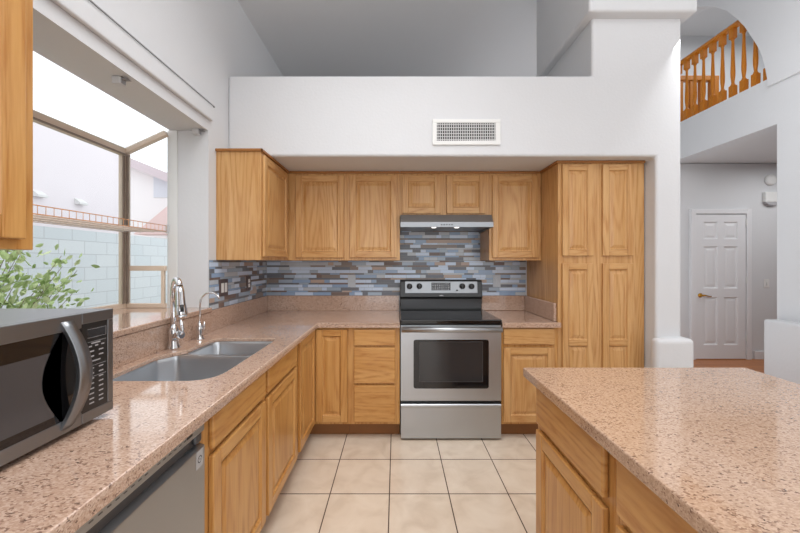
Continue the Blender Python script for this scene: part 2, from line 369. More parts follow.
# unseen rear wall behind the camera, wide opening added to let sky light in
b = NB(); box(b, X0, -.9, -3.7, -3.6, 0, 5.1); box(b, 2.9, 3.95, -3.7, -3.6, 0, 5.1); box(b, -.9, 2.9, -3.7, -3.6, 2.5, 5.1); struct('wall_rear', b, WALL)
# hall baseboard
b = NB(); box(b, 4.96, 7.1, 4.70, 4.72, 0, .11); box(b, 3.95, 4.0, 4.70, 4.72, 0, .11); struct('baseboard_hall', b, DOORW, .004)

# hall door
DX0, DX1, DY = 4.14, 4.825, 4.715
dr = bpy.data.objects.new('door_1', None); C.objects.link(dr); dr.location = (4.48, 4.7, 0); dr['kind'] = 'structure'
dr['label'] = 'white six-panel hall door with brass lever'
b = NB(); F = fmap('-y', 4.71); W_ = DX1-DX0
us = [DX0, DX0+.11, DX0+.30, DX0+.385, DX0+.575, DX1]; zs = [.01, .20, .86, .98, 1.56, 1.66, 1.90, 2.0]
us = [DX0, DX0+.105, DX0+.300, DX0+.385, DX0+.58, DX1]
for i in range(5):
    for j in range(7):
        u0, u1, z0, z1 = us[i], us[i+1], zs[j], zs[j+1]
        if i in (1, 3) and j in (1, 3, 5):
            prev = None
            for ins, dep in ((0, .018), (.014, .004), (.03, .004), (.055, .012)):
                r = [b.verts.new(F(u, z, dep)) for u, z in ((u0+ins, z0+ins), (u1-ins, z0+ins), (u1-ins, z1-ins), (u0+ins, z1-ins))]
                if prev:
                    for k in range(4): b.faces.new((prev[k], prev[(k+1) % 4], r[(k+1) % 4], r[k]))
                prev = r
            b.faces.new(prev)
        else: fbox(b, F, u0, u1, z0, z1, 0, .018)
obj('door_leaf', b, DOORW, dr)
b = NB()
for u0, u1, z0, z1 in ((DX0-.075, DX0-.008, 0, 2.075), (DX1+.008, DX1+.075, 0, 2.075), (DX0-.008, DX1+.008, 2.01, 2.075)): fbox(b, F, u0, u1, z0, z1, -.01, .03)
obj('door_casing', b, DOORW, dr, .004)
b = NB(); lathe(b, [(.03, 0), (.03, -.008), (.018, -.012), (.012, -.04), (.012, -.05)], (4.195, 4.692, .885), 'y')
tube(b, [(4.195, 4.645, .885), (4.22, 4.643, .888), (4.26, 4.645, .878), (4.30, 4.648, .872), (4.315, 4.65, .876)], [.011, .010, .009, .008, .006])
obj('door_handle', b, BRASS, dr)
b = NB()
for z in (.25, 1.05, 1.85): box(b, DX1-.002, DX1+.01, 4.675, 4.695, z, z+.09)
obj('hinge', b, WHITE, dr)

# ---------------------------------------------------------------- garden window
w = bpy.data.objects.new('window_1', None); C.objects.link(w); w.location = (-1.6, 1.6, 1.05); w['kind'] = 'structure'
OX, RZ = -1.75, 2.05
def bar(bmh, p, q, hw, hh):
    """rectangular bar between two points, hw across (horizontal), hh across the other way"""
    p, q = Vector(p), Vector(q); d = (q-p).normalized(); up = Vector((0, 0, 1)) if abs(d.z) < .9 else Vector((0, 1, 0))
    s = d.cross(up).normalized(); t = s.cross(d).normalized()
    vs = [bmh.verts.new(r+s*hw*a+t*hh*c) for r in (p, q) for a, c in ((-1, -1), (1, -1), (1, 1), (-1, 1))]
    for f in ((0,1,2,3),(7,6,5,4),(0,4,5,1),(1,5,6,2),(2,6,7,3),(3,7,4,0)): bmh.faces.new([vs[i] for i in f])
b = NB()
yy0, yy1 = WY0+.02, WY1-.02
ZT = WZ1-.02
for y in (yy0, yy1):
    bar(b, (OX, y, 1.05), (OX, y, RZ), .022, .022); bar(b, (OX, y, RZ), (WXO-.01, y, ZT-.006), .016, .016)
    bar(b, (OX, y, 1.065), (WXO-.014, y, 1.065), .014, .014); bar(b, (OX, y, 1.305), (WXO-.014, y, 1.305), .014, .016)
    bar(b, (WXO-.03, y, 1.06), (WXO-.03, y, 1.30), .008, .012)
bar(b, (OX, yy0, RZ), (OX, yy1, RZ), .022, .022); bar(b, (OX, yy0, 1.065), (OX, yy1, 1.065), .016, .016)
obj('window_frame', b, BRZ, w, .002)
b = NB()
bar(b, (OX+.024, yy1-.036, 1.08), (OX+.024, yy1-.036, RZ-.03), .003, .008); bar(b, (OX+.035, yy1-.022, 1.08), (OX+.035, yy1-.022, RZ-.03), .008, .003)
bar(b, (OX+.03, yy0, RZ-.022), (OX+.03, yy1, RZ-.022), .005, .004)
obj('gasket', b, BRZD, w)
b = NB(); box(b, OX-.004, OX+.000, yy0, yy1, 1.07, RZ); obj('window_pane', b, GLASS, w)
b = NB(); prism(b, [(OX, 1.07), (WXO, 1.07), (WXO, ZT), (OX, RZ)], 'y', yy1-.002, yy1+.002); obj('window_pane', b, GLASS, w)
b = NB(); prism(b, [(OX, 1.07), (WXO, 1.07), (WXO, ZT), (OX, RZ)], 'y', yy0-.002, yy0+.002); obj('window_pane', b, GLASS, w)
b = NB(); prism(b, [(OX, RZ), (WXO, ZT), (WXO, ZT+.004), (OX, RZ+.004)], 'y', yy0, yy1); obj('window_pane', b, GLASS, w)
b = NB(); box(b, OX-.02, -1.195, WY0-.0, WY1, 1.0205, 1.05); obj('window_sill', b, GR, w, .006)
b = NB(); box(b, WXO-.012, WXO+.05, WY1-.008, WY1-.0005, 1.051, WZ1-.001); obj('window_trim', b, WHITE, w)

# blind brackets
for i, (y, lb) in enumerate(((1.576, 'frosted plastic blind bracket at middle of window head'), (2.19, 'frosted plastic blind bracket at the far corner of window head'))):
    t = thing('blind_bracket', lb, 'bracket', (-1.27, y, 2.2), 'blind brackets under window head')
    b = NB(); box(b, -1.305, -1.265, y-.018, y+.018, 2.165, 2.1995); obj('bracket_body', b, CLEAR, t, .004)
    b = NB(); box(b, -1.262, -1.235, y-.012, y+.012, 2.188, 2.190); box(b, -1.265, -1.261, y-.012, y+.012, 2.17, 2.1995); obj('metal_clip', b, DSTRIP, t)
# flat curtain rod over the window
t = thing('curtain_rod', 'long flat white curtain rod fixed above the garden window', 'curtain rod', (XW, 1.4, 2.3))
b = NB(); box(b, XW, -1.198, .45, 2.235, 2.268, 2.365); obj('rod_cover', b, WALL, t, .006)
b = NB(); box(b, -1.199, -1.192, .45, 2.2355, 2.365, 2.369); box(b, XW, -1.192, 2.2355, 2.240, 2.362, 2.369); obj('metal_edge', b, DSTRIP, t)

# wire shelf across window
t = thing('wire_shelf', 'cream wire shelf with rust orange lip across garden window', 'shelf', (-1.6, 1.6, 1.54))
b = NB(); sx0, sx1, sy0, sy1, sz = OX+.03, -1.475, WY0+.04, WY1-.03, 1.54
for y in [sy0+i*(sy1-sy0)/52 for i in range(53)]: tube(b, [(sx0, y, sz), (sx1, y, sz)], .0018, 5)
for x in (sx0, (sx0*2+sx1)/3, (sx0+2*sx1)/3, sx1): tube(b, [(x, sy0, sz-.004), (x, sy1, sz-.004)], .003, 6)
obj('wire_deck', b, WWIRE, t)
b = NB(); tube(b, [(sx1, sy0, sz+.038), (sx1, sy1, sz+.038)], .0024, 6); tube(b, [(sx1, sy0, sz+.002), (sx1, sy1, sz+.002)], .0024, 6)
for i in range(36):
    y = sy0+i*(sy1-sy0)/35; tube(b, [(sx1, y, sz), (sx1, y, sz+.038)], .0012, 5)
obj('front_lip', b, COPPER, t)
for y in (sy0-.012, sy1+.004): bx('shelf_clip', CLEAR, t, sx1-.01, sx1+.008, y, y+.012, sz-.01, sz+.045)

# ---------------------------------------------------------------- outside
b = NB(); box(b, -14, -1.47, -8, 14, -.25, -.15); o = struct('ground', b, GRAVEL)
b = NB(); box(b, -5.15, -5.0, -5, 12, -.15, 1.85); o = obj('garden_wall', b, CMU); tag(o, 'pale concrete block garden wall outside the window', 'wall')
t = thing('neighbour_house', 'pale pink stucco house beyond the block wall', 'building', (-8, 0, -.15))
b = NB(); box(b, -11, -7.0, -6, 8.9, -.15, 4.22); obj('house_wall', b, STUCCO, t)
for y in (7.5, 6.63):
    b = NB(); prism(b, [(-6.999, 2.61), (-6.88, 2.61), (-6.88, 2.65), (-6.999, 2.74)], 'y', y-.1, y+.1); obj('vent_hood', b, WHITE, t)
t = thing('neighbour_house', 'cream house with mauve roof edge seen through the side pane', 'building', (-9, 14, -.15))
b = NB(); prism(b, [(-14, -.15), (-4, -.15), (-4, 3.0), (-14, 6.6)], 'y', 13.5, 17); obj('house_wall', b, STUCW, t)
b = NB(); prism(b, [(-14, 6.85), (-14, 6.5), (-4, 2.52), (-4, 2.86)], 'y', 13.0, 13.5); obj('fascia', b, FASCIA, t)
b = NB(); prism(b, [(-9.5, 2.35), (-8.0, 3.6), (-7.0, 3.6), (-6.8, 2.35)], 'y', 12.3, 12.9); obj('low_roof', b, ROOFM, t)
b = NB(); box(b, -9.6, -8.4, 13.46, 13.5, 3.9, 4.9); obj('window', b, PANE_O, t)
# shrub
t = thing('garden_shrub', 'leafy green shrub outside the garden window', 'shrub', (-2.6, 1.8, -.15))
b = NB(); lf = NB(); rnd = random.Random(3)
def leaf(bmh, p, d, s, mi):
    d = d.normalized(); n = Vector((rnd.uniform(-1, 1), rnd.uniform(-1, 1), rnd.uniform(.2, 1))).normalized(); q = d.cross(n).normalized(); u = q.cross(d)
    pts = [p, p+d*s*.35+q*s*.26-u*.004, p+d*s*.75+q*s*.2, p+d*s, p+d*s*.75-q*s*.2, p+d*s*.35-q*s*.26-u*.004]
    v = [bmh.verts.new(x) for x in pts]; c = bmh.verts.new(p+d*s*.5+u*s*.05)
    for i in range(6):
        f = bmh.faces.new((v[i], v[(i+1) % 6], c)); f.material_index = mi
base = Vector((-2.55, 1.8, -.15))
for i in range(230):
    a = rnd.uniform(0, 2*PI); rr = .86*rnd.uniform(.02, 1)**.6; h = rnd.uniform(.8, 2.15)*(1-.4*rr)
    tip = base+Vector((math.cos(a)*rr*.55, math.sin(a)*rr, h)); mid = base+Vector((math.cos(a)*rr*.25, math.sin(a)*rr*.4, h*.6))
    tube(b, [base+Vector((math.cos(a)*.04, math.sin(a)*.04, 0)), mid, tip], [.005, .003, .0015], 5)
    dd = (tip-mid)
    for k in range(44):
        f_ = rnd.uniform(.1, 1.05); p = mid.lerp(tip, f_)+Vector((rnd.gauss(0, .05), rnd.gauss(0, .06), rnd.gauss(0, .05)))
        leaf(lf, p, dd.normalized()+Vector((rnd.uniform(-1, 1), rnd.uniform(-1, 1), rnd.uniform(-.8, .6))), rnd.uniform(.035, .07), rnd.choice((0, 0, 1)))
obj('branch', b, TWIG, t); obj('foliage', lf, [LEAF, LEAF2], t)

# ---------------------------------------------------------------- tile backsplash
def mosaic(bm, F, u0, u1, z0, z1, rnd):
    fbox(bm, F, u0, u1, z0, z1, 0.0, .004, 8)
    z = z0+.002; k = 0; pat = [.030, .015, .030, .028, .015, .030, .016]
    while z < z1-.004:
        h = pat[k % len(pat)]; h = min(h, z1-z-.001); u = u0-rnd.uniform(0, .08); thin = h < .018
        while u < u1:
            L = rnd.choice((.05, .075, .10, .13, .17)) if not thin else rnd.choice((.09, .14, .2)); a, c = max(u, u0), min(u+L, u1)
            if c-a > .004:
                mi = rnd.choices(range(8), (30, 17, 13, 11, 9, 5, 6, 16) if not thin else (8, 8, 16, 26, 18, 12, 4, 12))[0]
                fbox(bm, F, a, c-.0015, z, z+h-.0015, .003, .0075, mi)
            u += L
        z += h; k += 1
r2 = random.Random(11)
ZS = 1.03; ZT_ = 1.358
b = NB(); mosaic(b, fmap('-y', YB), XW+.008, 1.22, ZS, ZT_, r2); mosaic(b, fmap('-y', YB), .034, .79, ZT_, 1.74, r2)
o = obj('mosaic_backsplash', b, TILEC); tag(o, 'blue, grey and brown strip mosaic backsplash on back wall behind range', 'backsplash', 'mosaic backsplashes')
b = NB(); mosaic(b, fmap('+x', XW), WY1+.004, YB-.009, ZS, ZT_, r2)
o = obj('mosaic_backsplash', b, TILEC); tag(o, 'strip mosaic backsplash on left wall between window and corner', 'backsplash', 'mosaic backsplashes')

# wall plates
def plate(loc, w_, face, m, mi_, label, kind, cat):
    x, y, z = loc; t = thing(kind, label, cat, loc, 'wall plates on the backsplash')
    F = fmap(face, {'-y': y, '+x': x, '-x': x}[face]); u = x if face == '-y' else y
    b = NB(); fbox(b, F, u-w_/2, u+w_/2, z-.058, z+.058, 0, .006); obj('cover_plate', b, m, t, .002)
    n = 2 if w_ > .1 else 1
    for i in range(n):
        uu = u+(i-(n-1)/2)*.046; b = NB()
        if kind == 'light_switch': fbox(b, F, uu-.016, uu+.016, z-.033, z+.033, .006, .010); obj('rocker', b, WHITE, t, .002)
        else:
            fbox(b, F, uu-.016, uu+.016, z-.034, z-.004, .006, .009); fbox(b, F, uu-.016, uu+.016, z+.004, z+.034, .006, .009)
            obj('socket', b, mi_, t, .003)
plate((XW+.008, 2.385, 1.165), .118, '+x', PINKP, WHITE, 'dark double wall plate with two white rockers beside small faucet', 'light_switch', 'switch')
plate((XW+.008, 2.79, 1.172), .072, '+x', PINKP, WHITE, 'dark single outlet on left wall near the corner', 'power_outlet', 'outlet')
plate((-.415, YB-.008, 1.168), .072, '-y', BLUEP, BLUEP, 'pale outlet on back wall left of range', 'power_outlet', 'outlet')
plate((.945, YB-.008, 1.168), .072, '-y', BLUEP, BLUEP, 'pale outlet on back wall right of range', 'power_outlet', 'outlet')

# ---------------------------------------------------------------- cabinets
UG = 'oak wall cabinets'; BG = 'oak base cabinets'
G = .001
def molding(parent, segs):
    b = NB()
    for s in segs: box(b, *s)
    obj('crown_molding', b, OAKD, parent, .004)
# near-left wall cabinet (partly in frame)
t = thing('wall_cabinet', 'oak wall cabinet cut by the left photo edge, above the microwave', 'cabinet', (-1.07, .55, 1.375), UG)
bx('carcass', BV, t, XW+G, -.915, .12, .858, 1.375, ZU, .002)
door('door', t, '+x', -.914, .50, .825, 1.40, 2.075, [BV, BH]); door('door', t, '+x', -.914, .15, .475, 1.40, 2.075, [BV, BH])
# left corner wall cabinet
t = thing('wall_cabinet', 'oak wall cabinet on left wall in corner, showing its plain side', 'cabinet', (-1.07, 2.6, 1.358), UG)
bx('carcass', OV, t, XW+G, -.915, 2.303, YB-G, 1.358, ZU-.001, .002)
door('door', t, '+x', -.914, 2.325, 2.83, 1.382, 2.074, [OV, OH])
molding(t, [(XW+G, -.90, 2.29, 2.303, ZU-.02, ZU-.001), (-.915, -.90, 2.29, 2.88, ZU-.02, ZU-.001)])
# back run
def upper(label, x0, x1, z0, doors, dz0):
    t = thing('wall_cabinet', label, 'cabinet', ((x0+x1)/2, 3.04, z0), UG)
    bx('carcass', OV, t, x0, x1, 2.88, YB-G-.008, z0, ZU-.001, .002)
    for a, c in doors: door('door', t, '-y', 2.879, a, c, dz0, 2.074, [OV, OH])
    molding(t, [(max(x0, -.899), x1, 2.866, 2.88, ZU-.02, ZU-.001)]); return t
upper('oak double-door wall cabinet left of the range hood', -.914, .033, 1.358, ((-.845, -.440), (-.389, .008)), 1.382)
upper('short oak two-door cabinet above the range hood', .034, .789, 1.734, ((.052, .378), (.426, .753)), 1.754)
upper('oak single-door wall cabinet between range hood and tall pantry', .790, 1.228, 1.358, ((.812, 1.196),), 1.382)
# pantry
t = thing('pantry_cabinet', 'tall oak pantry cabinet with four doors beside white pier', 'cabinet', (1.55, 2.9, 0))
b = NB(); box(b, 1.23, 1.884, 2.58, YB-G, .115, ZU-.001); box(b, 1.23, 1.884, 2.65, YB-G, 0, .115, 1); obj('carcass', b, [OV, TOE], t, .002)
for a, c in ((1.256, 1.488), (1.560, 1.792)):
    door('door', t, '-y', 2.579, a, c, 1.392, 2.082, [OV, OH], st=.046); door('door', t, '-y', 2.579, a, c, .136, 1.334, [OV, OH], splits=(.735,), st=.046)
molding(t, [(1.214, 1.884, 2.566, 2.58, ZU-.02, ZU-.001), (1.214, 1.23, 2.58, 2.866, ZU-.02, ZU-.001)])

ZB = .851
# sink base
XF = -.625
t = thing('base_cabinet', 'oak sink base cabinet with two doors and two false drawers', 'cabinet', (-.9, 1.6, 0), BG)
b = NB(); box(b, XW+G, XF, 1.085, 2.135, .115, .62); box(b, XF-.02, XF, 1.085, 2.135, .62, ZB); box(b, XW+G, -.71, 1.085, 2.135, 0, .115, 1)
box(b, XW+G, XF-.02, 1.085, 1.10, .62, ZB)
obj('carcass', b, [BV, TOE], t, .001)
for a, c in ((1.13, 1.585), (1.618, 2.09)):
    drawer(t, '+x', XF+G, a, c, .722, .838, BH, 'false_drawer_front'); door('door', t, '+x', XF+G, a, c, .136, .700, [BV, BH])
# corner cabinet
t = thing('base_cabinet', 'oak corner base cabinet with folding L-shaped door', 'cabinet', (-.8, 2.8, 0), BG)
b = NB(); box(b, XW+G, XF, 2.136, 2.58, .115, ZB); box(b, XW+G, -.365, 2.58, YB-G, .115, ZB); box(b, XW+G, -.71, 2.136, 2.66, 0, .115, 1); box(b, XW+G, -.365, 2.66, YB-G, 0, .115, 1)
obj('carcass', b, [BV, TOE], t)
door('door', t, '+x', XF+G, 2.158, 2.558, .136, .836, [BV, BH], st=.05); door('door', t, '-y', 2.579, -.603, -.369, .136, .836, [BV, BH], st=.05)
# drawer base
t = thing('base_cabinet', 'oak base cabinet with three stacked drawers left of range', 'cabinet', (-.17, 2.9, 0), BG)
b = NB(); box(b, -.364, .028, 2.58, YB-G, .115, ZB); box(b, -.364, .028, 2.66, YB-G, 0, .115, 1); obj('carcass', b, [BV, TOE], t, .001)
for z0, z1 in ((.715, .838), (.430, .700), (.136, .414)): drawer(t, '-y', 2.579, -.318, -.006, z0, z1, BH)
# right base
t = thing('base_cabinet', 'oak base cabinet with one drawer over one door, right of range', 'cabinet', (1.0, 2.9, 0), BG)
b = NB(); box(b, .799, 1.229, 2.58, YB-G, .115, ZB); box(b, .799, 1.229, 2.66, YB-G, 0, .115, 1); obj('carcass', b, [BV, TOE], t, .001)
drawer(t, '-y', 2.579, .812, 1.196, .722, .842, OH); door('door', t, '-y', 2.579, .812, 1.196, .136, .698, [OV, OH])
# filler beside the dishwasher toward the camera
t = thing('base_cabinet', 'oak base cabinet under the worktop before the dishwasher', 'cabinet', (-.9, 0, 0), BG)
b = NB(); box(b, XW+G, XF, -.4, .465, .115, ZB); box(b, XW+G, -.71, -.4, .465, 0, .115, 1); obj('carcass', b, [BV, TOE], t)
drawer(t, '+x', XF+G, -.36, .43, .722, .838, BH); door('door', t, '+x', XF+G, -.36, .43, .136, .70, [BV, BH])

# island cabinets
IX0, IX1 = .575, 1.49
IG = 'oak island cabinets'
t = thing('island_cabinet', 'oak island cabinet at far end, one drawer over a door', 'cabinet', (1, 1.15, 0), IG)
b = NB(); box(b, IX0+.02, IX1, .905, 1.425, .115, ZB); box(b, IX0+.09, IX1, .905, 1.40, 0, .115, 1); obj('carcass', b, [BV, TOE], t, .001)
drawer(t, '-x', IX0+.019, .947, 1.40, .685, .838, BH); door('door', t, '-x', IX0+.019, .947, 1.40, .136, .658, [BV, BH], st=.055)
t = thing('island_cabinet', 'oak island cabinet nearer the camera, drawer over a door', 'cabinet', (1, .5, 0), IG)
b = NB(); box(b, IX0+.02, IX1, .15, .904, .115, ZB); box(b, IX0+.09, IX1, .15, .904, 0, .115, 1); obj('carcass', b, [BV, TOE], t, .001)
drawer(t, '-x', IX0+.019, .42, .892, .685, .838, BH); door('door', t, '-x', IX0+.019, .42, .892, .136, .658, [BV, BH], st=.055)

# ---------------------------------------------------------------- worktops
t = thing('worktop', 'long L-shaped pink beige granite worktop holding the sink', 'worktop', (-.9, 1.6, ZB), 'granite worktops')
hole = rpoly([(-1.140, 1.302, .03), (-.705, 1.302, .12), (-.705, 2.03, .05), (-1.08, 2.03, .05), (-1.08, 1.76, .05), (-1.155, 1.64, .06)])
L = [(XW+G, -.4), (-.585, -.4), (-.585, 2.545), (.029, 2.545), (.029, YB-G), (XW+G, YB-G)]
obj('slab', curve_plate(L, [hole], ZC-.020, ZC, .003), GR, t)
b = NB(); prism(b, [(-.611, -.4), (-.585, -.4), (-.585, 2.545), (.029, 2.545), (.029, 2.571), (-.611, 2.571)], 'z', ZB+.001, ZC-.0165); obj('front_edge', b, GR, t, .002)
b = NB(); box(b, XW+G, -1.20, -.4, WY1-.001, ZC, 1.0195); box(b, XW+G, -1.20, WY1-.001, YB-G, ZC, ZS); box(b, -1.20, .029, YB-.02, YB-G, ZC, ZS); obj('upstand', b, GR, t, .002)
t = thing('worktop', 'short granite worktop between range and pantry', 'worktop', (1, 2.9, ZB), 'granite worktops')
b = NB(); prism(b, [(.799, 2.545), (1.238, 2.545), (1.238, 2.558), (1.229, 2.558), (1.229, YB-G), (.799, YB-G)], 'z', ZB+.001, ZC); obj('slab', b, GR, t, .003)
b = NB(); box(b, .799, 1.206, YB-.02, YB-G, ZC, ZS); box(b, 1.206, 1.229, 2.60, YB-G, ZC, ZS); obj('upstand', b, GR, t, .006)
o = bx('worktop', GI, None, .548, 1.508, .1, 1.47, ZB+.001, ZC, .005); tag(o, 'tan speckled granite island worktop at right', 'worktop', 'granite worktops')

# ---------------------------------------------------------------- sink
t = thing('kitchen_sink', 'undermount double-bowl stainless sink below garden window', 'sink', (-.9, 1.67, .66))
nb = rpoly([(-1.162, 1.295, .03), (-.70, 1.30, .10), (-.70, 1.722, .05), (-1.11, 1.722, .05), (-1.162, 1.65, .04)], 6)
fb = rpoly([(-1.088, 1.748, .05), (-.70, 1.748, .05), (-.70, 2.036, .05), (-1.088, 2.036, .05)], 6)
def inset(poly, d):
    cx = sum(p[0] for p in poly)/len(poly); cy = sum(p[1] for p in poly)/len(poly)
    hx = max(abs(p[0]-cx) for p in poly); hy = max(abs(p[1]-cy) for p in poly)
    return [(cx+(p[0]-cx)*(1-d/hx), cy+(p[1]-cy)*(1-d/hy)) for p in poly]
for nm, poly in (('near', nb), ('far', fb)):
    b = NB(); prev = None
    for d, z in ((0, .8690), (.002, .865), (.006, .85), (.014, .72), (.024, .70), (.05, .689), (.10, .684)):
        r = [b.verts.new((x, y, z)) for x, y in inset(poly, d)]
        if prev:
            for k in range(len(r)): f = b.faces.new((prev[k], prev[(k+1) % len(r)], r[(k+1) % len(r)], r[k])); f.smooth = True
        prev = r
    b.faces.new(prev)
    obj('bowl', b, SSB, t)
    cx = sum(p[0] for p in poly)/len(poly)-.04; cy = sum(p[1] for p in poly)/len(poly)
    b = NB(); lathe(b, [(.045, 0), (.045, .002), (.036, .0035), (.03, .001), (.005, .001)], (cx, cy, .6842)); obj('drain', b, CHR, t)
b = NB()
rim = rpoly([(-1.18, 1.285, .05), (-.69, 1.285, .05), (-.69, 2.05, .05), (-1.18, 2.05, .05)])
b = curve_plate(rim, [nb, fb], .8665, .8695, .0005); obj('rim', b, SSB, t)

# main faucet
t = thing('kitchen_faucet', 'tall chrome pull-down faucet behind the sink', 'faucet', (-1.168, 1.785, ZC), 'chrome sink faucets')
bxx, byy = -1.168, 1.785
b = NB(); lathe(b, [(.031, 0), (.031, .008), (.026, .02), (.022, .05), (.025, .075), (.025, .095), (.019, .11), (.016, .12)], (bxx, byy, ZC)); obj('body', b, CHR, t)
b = NB(); dx, dy = .76, -.65
arc = [(bxx, byy, ZC+.10), (bxx, byy, ZC+.29)]
for k in range(1, 10):
    a = PI*k/11; R_ = .05; arc.append((bxx+dx*R_*(1-math.cos(a)), byy+dy*R_*(1-math.cos(a)), ZC+.29+R_*1.5*math.sin(a)))
tube(b, arc, .0145, 14); obj('spout', b, CHR, t)
hx, hy, hz = arc[-1]
b = NB(); tube(b, [(hx, hy, hz), (hx+.004, hy-.003, hz-.03), (hx+.010, hy-.008, hz-.09), (hx+.018, hy-.015, hz-.14), (hx+.020, hy-.017, hz-.152)], [.016, .020, .023, .029, .025], 18); sh = obj('spray_head', b, CHR, t)
b = NB(); tube(b, [(hx+.026, hy-.024, hz-.09), (hx+.031, hy-.030, hz-.125)], [.009, .009], 10); obj('spray_button', b, BLKP, sh)
b = NB(); tube(b, [(bxx+.012, byy-.004, ZC+.070), (bxx+.05, byy-.012, ZC+.078)], [.020, .022], 16); tube(b, [(bxx+.046, byy-.012, ZC+.078), (bxx+.052, byy-.008, ZC+.10), (bxx+.040, byy-.002, ZC+.155)], [.010, .009, .007], 10); obj('lever_handle', b, CHR, t)
# filter faucet
t = thing('filter_faucet', 'small chrome gooseneck filtered-water faucet at far end of sink', 'faucet', (-1.155, 2.0, ZC), 'chrome sink faucets')
b = NB(); lathe(b, [(.025, 0), (.025, .005), (.018, .012), (.015, .03), (.021, .055), (.021, .07), (.012, .09), (.008, .10)], (-1.155, 2.0, ZC)); obj('body', b, CHR, t)
b = NB(); px, py = -1.155, 2.0; pts = [(px, py, ZC+.09), (px+.002, py, ZC+.20)]
for k in range(1, 13):
    a = PI*.80*k/12; R_ = .078; pts.append((px+.002+R_*(1-math.cos(a))*.96, py-R_*(1-math.cos(a))*.28, ZC+.20+R_*math.sin(a)))
tube(b, pts, .0052, 10); obj('spout', b, CHR, t)
b = NB(); tube(b, [(px+.012, py, ZC+.062), (px+.028, py-.004, ZC+.066)], .008, 10); tube(b, [(px+.027, py-.004, ZC+.055), (px+.031, py-.004, ZC+.105)], [.007, .005], 8); obj('lever_handle', b, CHR, t)

# ---------------------------------------------------------------- dishwasher
t = thing('dishwasher', 'grey stainless dishwasher under worktop at lower left', 'dishwasher', (-.9, .775, 0))
y0, y1 = .470, 1.078
b = NB(); box(b, XW+.03, -.63, y0, y1, .02, .845); obj('body', b, DGREY, t)
F = fmap('+x', -.63)
b = NB(); fbox(b, F, y0+.002, y1-.002, .815, .848, 0, .024); obj('control_panel', b, DWM, t, .002)
b = NB(); fbox(b, F, y0+.002, y1-.002, .776, .8145, 0, .004); obj('pocket_handle', b, DWP, t)
b = NB()
pr = [(-.606, .775), (-.606, .115), (-.63, .115), (-.63, .775)]
prism(b, [(-.628, .775), (-.607, .768), (-.606, .765), (-.606, .115), (-.63, .115), (-.63, .775)], 'y', y0+.002, y1-.002); obj('door', b, DWM, t)
b = NB(); box(b, -.6295, -.612, y1-.035, y1-.002, .780, .815); obj('pocket_end', b, DWP, t, .008)
b = NB()
for k in range(22):
    yk = y0+.05+k*.0215
    if k in (6, 15): continue
    box(b, -.606, -.6055, yk, yk+.010, .828, .8305)
    if k % 3 == 0: box(b, -.606, -.6055, yk, yk+.006, .836, .838)
obj('button_legend', b, DGREY, t)
b = NB(); box(b, -.606, -.6054, .985, 1.012, .827, .836); obj('display_window', b, BLKP, t)
b = NB(); box(b, -.606, -.6053, 1.032, 1.066, .712, .764); st = obj('energy_sticker', b, mat('silver_sticker', lin(176, 176, 178), .4), t)
b = NB(); lathe(b, [(.011, 0), (.011, .0004)], (-.6053, 1.049, .737), 'x'); box(b, -.6051, -.6046, 1.046, 1.052, .733, .741); obj('round_emblem', b, DGREY, st)
b = NB(); lathe(b, [(.0075, 0), (.0075, .0003)], (-.6049, 1.049, .737), 'x'); obj('emblem_face', b, mat('sticker_white', lin(205, 205, 207), .4), st)
b = NB(); box(b, -.70, -.68, y0, y1, 0, .112); obj('kick_plate', b, BLKP, t)

# ---------------------------------------------------------------- microwave
t = thing('microwave_oven', 'dark stainless microwave with bowed handle on the worktop', 'microwave', (-1.02, .75, ZC))
my0, my1, mz0, mz1, mx = .485, 1.020, .905, 1.206, -.866
b = NB(); box(b, -1.19, mx, my0, my1, mz0, mz1); obj('case', b, SSD, t, .004)
F = fmap('+x', mx)
yd = .918
b = NB()
fbox(b, F, my0, yd, mz0, mz0+.034, 0, .018); fbox(b, F, my0, yd, mz1-.04, mz1, 0, .018); fbox(b, F, my0, my0+.03, mz0+.034, mz1-.04, 0, .018)
obj('door_frame', b, SSD, t, .002)
b = NB(); fbox(b, F, my0+.03, yd, mz0+.034, mz1-.04, 0, .0165); dg_ = obj('door_glass', b, BLK, t)
b = NB(); fbox(b, F, my0+.07, .845, mz0+.055, mz1-.085, .0165, .0172); obj('window_mesh', b, MWIN, dg_, .0)
b = NB(); fbox(b, F, yd+.001, my1, mz0, mz0+.028, 0, .018); fbox(b, F, yd+.001, my1, mz1-.030, mz1, 0, .018); fbox(b, F, my1-.019, my1, mz0+.028, mz1-.030, 0, .018)
obj('control_frame', b, SSD, t, .002)
b = NB(); fbox(b, F, yd+.001, my1-.019, mz0+.028, mz1-.030, 0, .0165); cp = obj('control_panel', b, BLKP, t)
b = NB(); u0, u1 = yd+.018, my1-.024
def leg(a, c, z, h): fbox(b, F, a, c, z, z+h, .0165, .0169)
for (z, n) in ((1.116, 1), (1.108, 3), (1.094, 2), (1.080, 2), (1.066, 1), (1.046, 2), (1.032, 2), (1.018, 2), (1.004, 2), (.990, 2), (.976, 2), (.962, 2), (.950, 2)):
    w_ = (u1-u0)/n
    for i in range(n): leg(u0+i*w_+w_*.2, u0+i*w_+w_*.68, z, .0035)
for z in (1.122, 1.055, 1.058-.034): leg(u0, u1, z, .0008)
fbox(b, F, u0, u1, 1.134, 1.1346, .0165, .0169); fbox(b, F, u0, u1, 1.158, 1.1586, .0165, .0169); fbox(b, F, u1-.0006, u1, 1.134, 1.158, .0165, .0169)
obj('button_legend', b, LGREY, cp)
b = NB(); fbox(b, F, u0+.002, u1-.002, 1.1355, 1.157, .0165, .0168); obj('display', b, WINB, cp)
